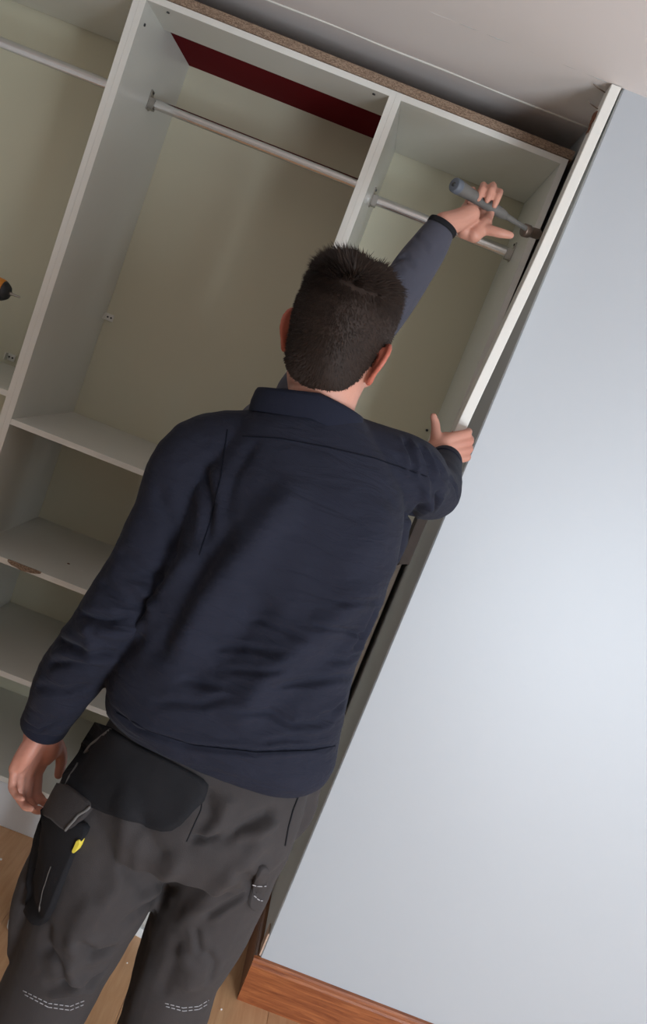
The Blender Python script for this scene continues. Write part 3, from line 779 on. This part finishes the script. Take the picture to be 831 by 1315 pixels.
dashes('stitching', tb, [(213, 1292), (235, 1298), (255, 1296), (267, 1289)], .0008, M['stitch'], trousers)
seam('pocket_seam', tb, [(386, 1014), (376, 1040), (370, 1062), (366, 1085)], .0014, M['blackcl'], trousers, .001)
seam('seat_seam', tb, [(262, 1008), (258, 1040), (240, 1080)], .0012, M['blackcl'], trousers, .0)
# hammer loop on the right leg
o = patch('hammer_loop', tb, [(333, 1112), (343, 1115), (336, 1145), (326, 1165), (318, 1158), (324, 1135)], M['trouser'], trousers, .004, .004)
dashes('stitching', tb, [(326, 1128), (338, 1132)], .0009, M['stitch'], trousers, 4, 1.5, .010); dashes('stitching', tb, [(321, 1147), (333, 1151)], .0009, M['stitch'], trousers, 4, 1.5, .010)
# --- boots
def boot(parent, a, yaw, mt, sole, k=1.0):
    R = rotz(yaw); B = Blob()
    def q(x_, y_, z_, r): return [*(np.array(a)*np.array([1, 1, 0])+R@np.array([x_, y_, z_])*k), r*k]
    B.add(tube([q(0, 0, .17, .050), q(0, -.005, .11, .050), q(0, .0, .06, .048)], 18, 4, True))
    B.add(tube([q(0, -.05, .05, .038), q(0, .03, .062, .046), q(0, .10, .052, .044), q(0, .17, .044, .036), q(0, .195, .040, .03)], 18, 4, True))
    me = B.remesh('shoe', .005, 3); co = get_co(me); co[:, 2] = np.maximum(co[:, 2], .018); set_co(me, co)
    o = link('shoe', me, mt, None, True); o.parent = parent; o.matrix_parent_inverse = Matrix.Translation(-parent.location)
    out = [(-.030, -.075), (0, -.088), (.030, -.075), (.040, -.02), (.040, .06), (.048, .12), (.042, .18), (.020, .222), (-.005, .228), (-.034, .205), (-.044, .14), (-.040, .05), (-.038, -.02)]
    Q = smooth_chain([(x_, y_, 0) for x_, y_ in out+out[:1]], 4)[:-1]
    rings = []
    for z_, s_ in ((.0, .96), (.004, 1.0), (.022, 1.02), (.028, .97)):
        rings.append(np.array([np.array(a)*np.array([1, 1, 0])+R@np.array([x_*s_, y_*s_, z_])*k for x_, y_, _ in Q]))
    V, Fc = ring_mesh(rings); so = meshobj('sole', V, Fc, sole, parent, False)
    bm = bmesh.new(); bm.from_mesh(so.data); bmesh.ops.recalc_face_normals(bm, faces=bm.faces); bm.to_mesh(so.data); bm.free()
boot(man, LA, .15, M['boot'], M['black']); boot(man, RA, -.15, M['boot'], M['black'])

# --- hair: close cropped sides, longer tousled top
def make_hair(parent, bodyme, c, R, k, nstr, seed):
    co = get_co(bodyme); no = get_no(bodyme)
    L = (co-np.array(c))@R/k                          # head-local coordinates
    sel = (np.linalg.norm(L, axis=1) < .2)
    x_, y_, z_ = L[:, 0], L[:, 1], L[:, 2]
    # hairline: front .065 at the forehead, above the ears, down to the nape
    phi = np.arctan2(y_, np.abs(x_))                  # +90 face, -90 nape
    line = np.interp(np.degrees(phi), [-90, -60, -35, -18, -5, 8, 25, 55, 90], [-.074, -.070, -.056, -.030, .030, .036, -.002, .062, .078])
    line = line+.004*noise(L*90)
    w = np.clip((z_-line)/.016, 0, 1)
    rad = np.linalg.norm(L*np.array([1, .75, 1]), axis=1)
    ear = (np.abs(x_) > .0745+.0*z_) & (z_ < .045)
    ok = sel & (w > 0) & ~ear & (z_ > -.10)
    nzl = (no@R)[:, 2]
    topw = np.clip((nzl-.15)/.65, 0, 1)*np.clip((z_-.02)/.03, 0, 1)
    bmx = bmesh.new(); bmx.from_mesh(bodyme); bmx.verts.ensure_lookup_table()
    keep = [f for f in bmx.faces if all(ok[v.index] for v in f.verts)]
    ids = sorted({v.index for f in keep for v in f.verts}); mp = {i: j for j, i in enumerate(ids)}
    lump = .35*noise(L*38)+.3*noise(L*np.array([90, 90, 60]))
    th_ = w*(.0020+.0030*np.clip((z_+.02)/.07, 0, 1)+.0085*topw*(1+.9*lump))
    V = [co[i]+no[i]*th_[i] for i in ids]; Fc = [tuple(mp[v.index] for v in f.verts) for f in keep]
    ar = np.array([f.calc_area() for f in keep]); cen = [f.calc_center_median() for f in keep]
    rs = np.random.RandomState(seed)
    fz = np.array([((np.array(q)-np.array(c))@R/k)[2] for q in cen])
    prob = ar*(1+1.3*np.clip((fz-.03)/.05, 0, 1)); prob /= prob.sum()
    pick = rs.choice(len(keep), nstr, p=prob)
    whorl = np.array([.018, -.070, .092])
    for i in pick:
        f = keep[i]; vs = [v.index for v in f.verts]; wt = rs.dirichlet(np.ones(len(vs)))
        p = sum(co[a]*b for a, b in zip(vs, wt)); n = sum(no[a]*b for a, b in zip(vs, wt)); l = ((p-np.array(c))@R)/k
        tw = float(np.mean([topw[a] for a in vs])); ww = float(np.mean([w[a] for a in vs]))
        ln_ = (.0065+.0095*tw)*(.6+.8*rs.rand())*(.35+.65*ww)+.013*tw*rs.rand()**2
        g = l-whorl; tang = np.array([g[0]*.9-g[1]*.45, g[1]+g[0]*.45+.02, -.035 if tw < .5 else .004])
        tang = tang/np.linalg.norm(tang); tang = R@tang
        clump = np.array([noise((l*45+q)[None])[0] for q in (3, 17, 29)])
        d = n*(.20+.60*tw)+tang*(.95-.15*tw)+clump*.55*tw+rs.randn(3)*.16; d /= np.linalg.norm(d)
        s_ = np.cross(d, n); s_ /= np.linalg.norm(s_)+1e-9; s_ = s_*.00055*(1+.6*tw)
        p0 = p+n*float(np.mean([th_[a] for a in vs]))*.7; p1 = p0+d*ln_*.55+n*ln_*.04; p2 = p1+(d-.35*n*(1-tw)+np.array([0, 0, -.15]))*ln_*.5
        o_ = len(V); V += [p0-s_, p0+s_, p1-s_*.8, p1+s_*.8, p2]; Fc += [(o_, o_+1, o_+3, o_+2), (o_+2, o_+3, o_+4)]
    bmx.free()
    h = meshobj('hair', V, Fc, M['hair'], parent); h['kind'] = 'stuff'; return h
make_hair(man, body.data, HCEN, HR, .985, 32000, 5)

# ================================================================== PERSON TWO (behind the first, grey sleeve, hammer)
man2 = thing('person', 'man in grey top hidden behind the first man, raised arm holding a hammer', 'person', (-.17, 2.0, 0))
S2 = at(390, 508, 1.86); W2 = at(570, 288, 1.93); E2 = (S2+W2)/2+np.array([.02, .0, -.012])
H2 = at(437, 430, 2.03); HR2 = rotz(math.radians(-80)) @ rotx(math.radians(-12))
B = Blob(); head(B, H2, HR2, .95)
nb = np.array([S2[0]+.02, 2.02, S2[2]-.03])
B.add(tube([R4(nb+np.array([0, 0, -.08]), .065), R4(nb, .055), R4((nb+H2)/2+np.array([-.015, 0, 0]), .054), R4(H2+np.array([-.02, 0, -.02]), .05)], 20, 4))
tz = S2[2]
def sec(z, xc, hx, yc, hy): return (z, xc-hx, xc+hx, yc, hy)
tsec = [sec(.98, -.14, .115, 2.03, .165), sec(1.1, -.145, .11, 2.03, .16), sec(1.25, -.14, .115, 2.03, .165), sec(tz-.22, -.135, .12, 2.03, .175), sec(tz-.10, -.128, .105, 2.03, .17), sec(tz-.04, -.12, .08, 2.03, .12), sec(tz, -.11, .06, 2.03, .06)]
B.add(loft(tsec, 32, 4))
B.add(tube([R4(nb+np.array([0, -.06, -.05]), .055), R4(S2, .052), R4((S2+E2)/2, .046), R4(E2, .041), R4((E2+W2)/2, .037), R4(W2, .026)], 18, 4))
LS2 = np.array([-.11, 2.19, tz-.08]); LE2 = np.array([-.02, 2.23, tz-.34]); LW2 = np.array([.06, 2.14, tz-.46])
B.add(tube([R4(nb+np.array([0, .06, -.07]), .055), R4(LS2, .05), R4(LE2, .04), R4(LW2, .027)], 18, 4))
hand(B, LW2, (.35, -.25, -.5), (-.4, -.7, .1), (.6, -.4, .5), [(.4, .6, .4)]*4, .95)
legs2 = (((-.135, 1.955, .93), (-.20, 1.99, .50), (-.285, 2.06, .10)), ((-.135, 2.105, .93), (-.11, 2.16, .50), (-.115, 2.235, .10)))
for a_, b_, c_ in legs2:
    B.add(tube([R4(a_, .09), R4(b_, .058), R4(c_, .042)], 18, 5))
# hammer hand: palm towards us, fingers over the handle, thumb along it
hw = at(602, 301, 1.985)
hf = at(614, 269, 2.045)-hw
n2 = np.array([0, -.78, .62]); s2 = at(640, 262, 1.97)-at(602, 246, 1.94)
B.add(tube([R4(W2, .026), R4(at(585, 284, 1.955), .025), R4(at(604, 275, 1.978), .022)], 16, 3))
c2 = [(.95, 1.8, .85), (.95, 1.8, .85), (.95, 1.8, .85), (.95, 1.8, .85)]
hand(B, hw, hf, n2, s2, c2, 1.0, ((.022, .012, .004), (.018, .036, .016), (.016, .062, .022), (.020, .086, .024)), .02, 1.25)
me = B.remesh('body', .0032, 3)
flush_of(me, H2, HR2, .95, [(at(625, 240, 1.95), .03, .3)])
body2 = link('body', me, M['skin'], None, True); body2.parent = man2; body2.matrix_parent_inverse = Matrix.Translation(-man2.location)
for sg in (-1, 1):
    V, Fc = ell(H2+HR2@(np.array([sg*.031, .0765, .012])*.95), .011, .011, .011); meshobj('eye', V, Fc, M['eye'], man2)
B = Blob()
B.add(loft([sec(z-.0, (a+b)/2, (b-a)/2+.014, y, h+.014) for z, a, b, y, h in tsec[:-1]], 36, 4))
B.add(tube([R4(nb+np.array([0, -.05, -.05]), .066), R4(S2, .062), R4((S2+E2)/2, .054), R4(E2, .050), R4((E2+W2)/2, .047), R4(E2*.2+W2*.8, .040), R4(W2-(W2-E2)*.04, .034)], 22, 5, False))
B.add(tube([R4(nb+np.array([0, .05, -.07]), .066), R4(LS2, .06), R4(LE2, .05), R4(LW2-(LW2-LE2)*.08, .036)], 22, 5, False))
me = B.remesh('sweatshirt', .0055, 5); bv = bvh_of(me)
creases(me, bv, [([(480, 372), (500, 360), (520, 366)], -.003, .007), ([(500, 340), (520, 330), (535, 345)], -.003, .007), ([(530, 300), (545, 312), (552, 325)], -.0025, .006)])
co = get_co(me); no = get_no(me); set_co(me, co+no*(.002*noise(co*17+4))[:, None])
sw = link('sweatshirt', me, M['greysl'], None, True); sw.parent = man2; sw.matrix_parent_inverse = Matrix.Translation(-man2.location)
d_ = (W2-E2)/np.linalg.norm(W2-E2); c_ = W2-(W2-E2)*.03
V, Fc = tube([[*(c_-d_*.006), .0345], [*(c_), .0350], [*(c_+d_*.006), .0345], [*(c_+d_*.007), .030]], 24, 2, False)
o = meshobj('cuff', V, Fc, M['blackcl'], sw); o['label'] = 'black cuff band'
B = Blob()
B.add(loft([sec(1.0, -.142, .128, 2.03, .178), sec(.94, -.14, .13, 2.03, .18), sec(.86, -.14, .11, 2.03, .16)], 32, 4))
for a_, b_, c_ in legs2: B.add(tube([R4(a_, .098), R4(b_, .075), R4(np.array(c_)+np.array([0, 0, -.01]), .068)], 22, 5, False))
me = B.remesh('trousers', .007, 5); o = link('trousers', me, M['blackcl'], None, True); o.parent = man2; o.matrix_parent_inverse = Matrix.Translation(-man2.location)
boot(man2, legs2[0][2], math.radians(-90), M['shoe'], M['sole'], .92); boot(man2, legs2[1][2], math.radians(-90), M['shoe'], M['sole'])
make_hair(man2, body2.data, H2, HR2, .95, 2500, 9)

# ================================================================== HAMMER
ham = thing('hammer', 'claw hammer in raised hand, its head levering the loose board', 'hammer', tuple(at(620, 262, 1.93)))
butt = at(585, 238, 1.960); hd = at(685, 299, 2.15); ax = (hd-butt)/np.linalg.norm(hd-butt)
def hp(t): return butt+(hd-butt)*t
V, Fc = tube([[*hp(0), .0155], [*hp(.04), .0160], [*hp(.15), .0140], [*hp(.30), .0125], [*hp(.48), .0125], [*hp(.58), .0110], [*hp(.62), .0085]], 20, 4, False)
meshobj('grip', V, Fc, M['greyrub'], ham)
V, Fc = tube([[*(butt-ax*.005), .0130], [*(butt-ax*.003), .0158], [*(butt+ax*.010), .0165], [*(butt+ax*.012), .0150]], 20, 2, False)
o = meshobj('end_cap', V, Fc, M['bluecap'], ham); o['label'] = 'blue-grey end cap'
V, Fc = tube([[*(butt-ax*.0066), .0050], [*(butt-ax*.004), .0050]], 12, 1, False); meshobj('hang_hole', V, Fc, M['dark'], ham)
V, Fc = tube([[*hp(.60), .0075], [*hp(.8), .0062], [*hp(1.0), .0070]], 14, 4); meshobj('shaft', V, Fc, M['greyrub'], ham)
hx = at(701, 305, 2.17)-at(673, 297, 2.14); hx /= np.linalg.norm(hx); up = np.array([0, 0, 1.])
B = Blob()
B.add(tube([[*(hd-hx*.030), .0145], [*(hd-hx*.027), .0155], [*(hd-hx*.014), .0150], [*(hd-hx*.010), .0120], [*(hd+hx*.004), .0125], [*(hd+hx*.014), .0125]], 18, 3, False))
me_ = meshobj('hammer_head', B.V, B.F, M['brown_steel'], ham)
B = Blob()
yd = np.array([0, 1., 0])
for sg in (-1, 1):
    B.add(tube([[*(hd+hx*.010+yd*.003*sg), .0095], [*(hd+hx*.024+yd*.008*sg-up*.002), .0068], [*(hd+hx*.036+yd*.011*sg-up*.008), .0035], [*(hd+hx*.040+yd*.012*sg-up*.014), .0015]], 10, 4))
meshobj('claw', B.V, B.F, M['brown_steel'], ham)

# ================================================================== CORDLESS DRILL on the left shelf
tip = at(26, 382, 2.6); zs = 1.298
dr = thing('cordless_drill', 'orange and black cordless drill standing on the left shelf, bit pointing right', 'drill', (tip[0]-.25, 2.6, zs))
ax_z = tip[2]; xt = tip[0]
def cyl(name, rows, mt, seg=20):
    V, Fc = tube([[xt+a, 2.6, ax_z, r] for a, r in rows], seg, 1, False); return meshobj(name, V, Fc, mt, dr)
cyl('drill_bit', [(0, .0015), (-.004, .0034), (-.026, .0034), (-.027, .0055), (-.036, .0055)], M['steel'], 10)
cyl('nose_ring', [(-.034, .014), (-.037, .020), (-.046, .027), (-.053, .031), (-.055, .030)], M['black'])
cyl('gear_housing', [(-.053, .031), (-.060, .034), (-.09, .0355), (-.118, .033)], M['orange'])
cyl('motor_housing', [(-.116, .033), (-.15, .035), (-.21, .035), (-.235, .030), (-.245, .018)], M['orange'])
V, Fc = tube([[xt-.17, 2.6, ax_z-.02, .022], [xt-.185, 2.6, ax_z-.09, .0195], [xt-.195, 2.6, zs+.075, .021]], 18, 5, False); meshobj('handle', V, Fc, M['black'], dr)
V, Fc = tube([[xt-.150, 2.6, ax_z-.035, .006], [xt-.156, 2.6, ax_z-.055, .007], [xt-.164, 2.6, ax_z-.070, .006]], 10, 3); meshobj('trigger', V, Fc, M['dark'], dr)
boxobj('battery', (xt-.255, xt-.125, 2.562, 2.638, zs, zs+.062), M['black'], dr, .008)
boxobj('base_plate', (xt-.250, xt-.135, 2.565, 2.635, zs+.060, zs+.082), M['orange'], dr, .006)

# ================================================================== CRUMBS on the floor
rnd = random.Random(11)
places = ['between the legs, left of the pair', 'between the legs, right of the pair', 'at the frame bottom by the skirting end', 'at the left edge by the plinth']
for i, (px, py) in enumerate(((151, 1226), (163, 1237), (284, 1297), (1, 1104))):
    d = ray(px, py); t_ = -EYE/d.z; v = Vector((0, 0, EYE))+d*t_
    bm = bmesh.new(); bmesh.ops.create_icosphere(bm, subdivisions=1, radius=.0032 if i in (0, 2, 3) else .0022)
    for q in bm.verts: q.co *= .7+.6*rnd.random()
    bmesh.ops.translate(bm, vec=(v.x, v.y, .0018), verts=bm.verts)
    o = obj('plaster_crumb', bm, M['crumb'])
    tag(o, 'tiny white plaster crumb on the floor '+places[i], 'crumb', 'plaster crumbs on the floor')
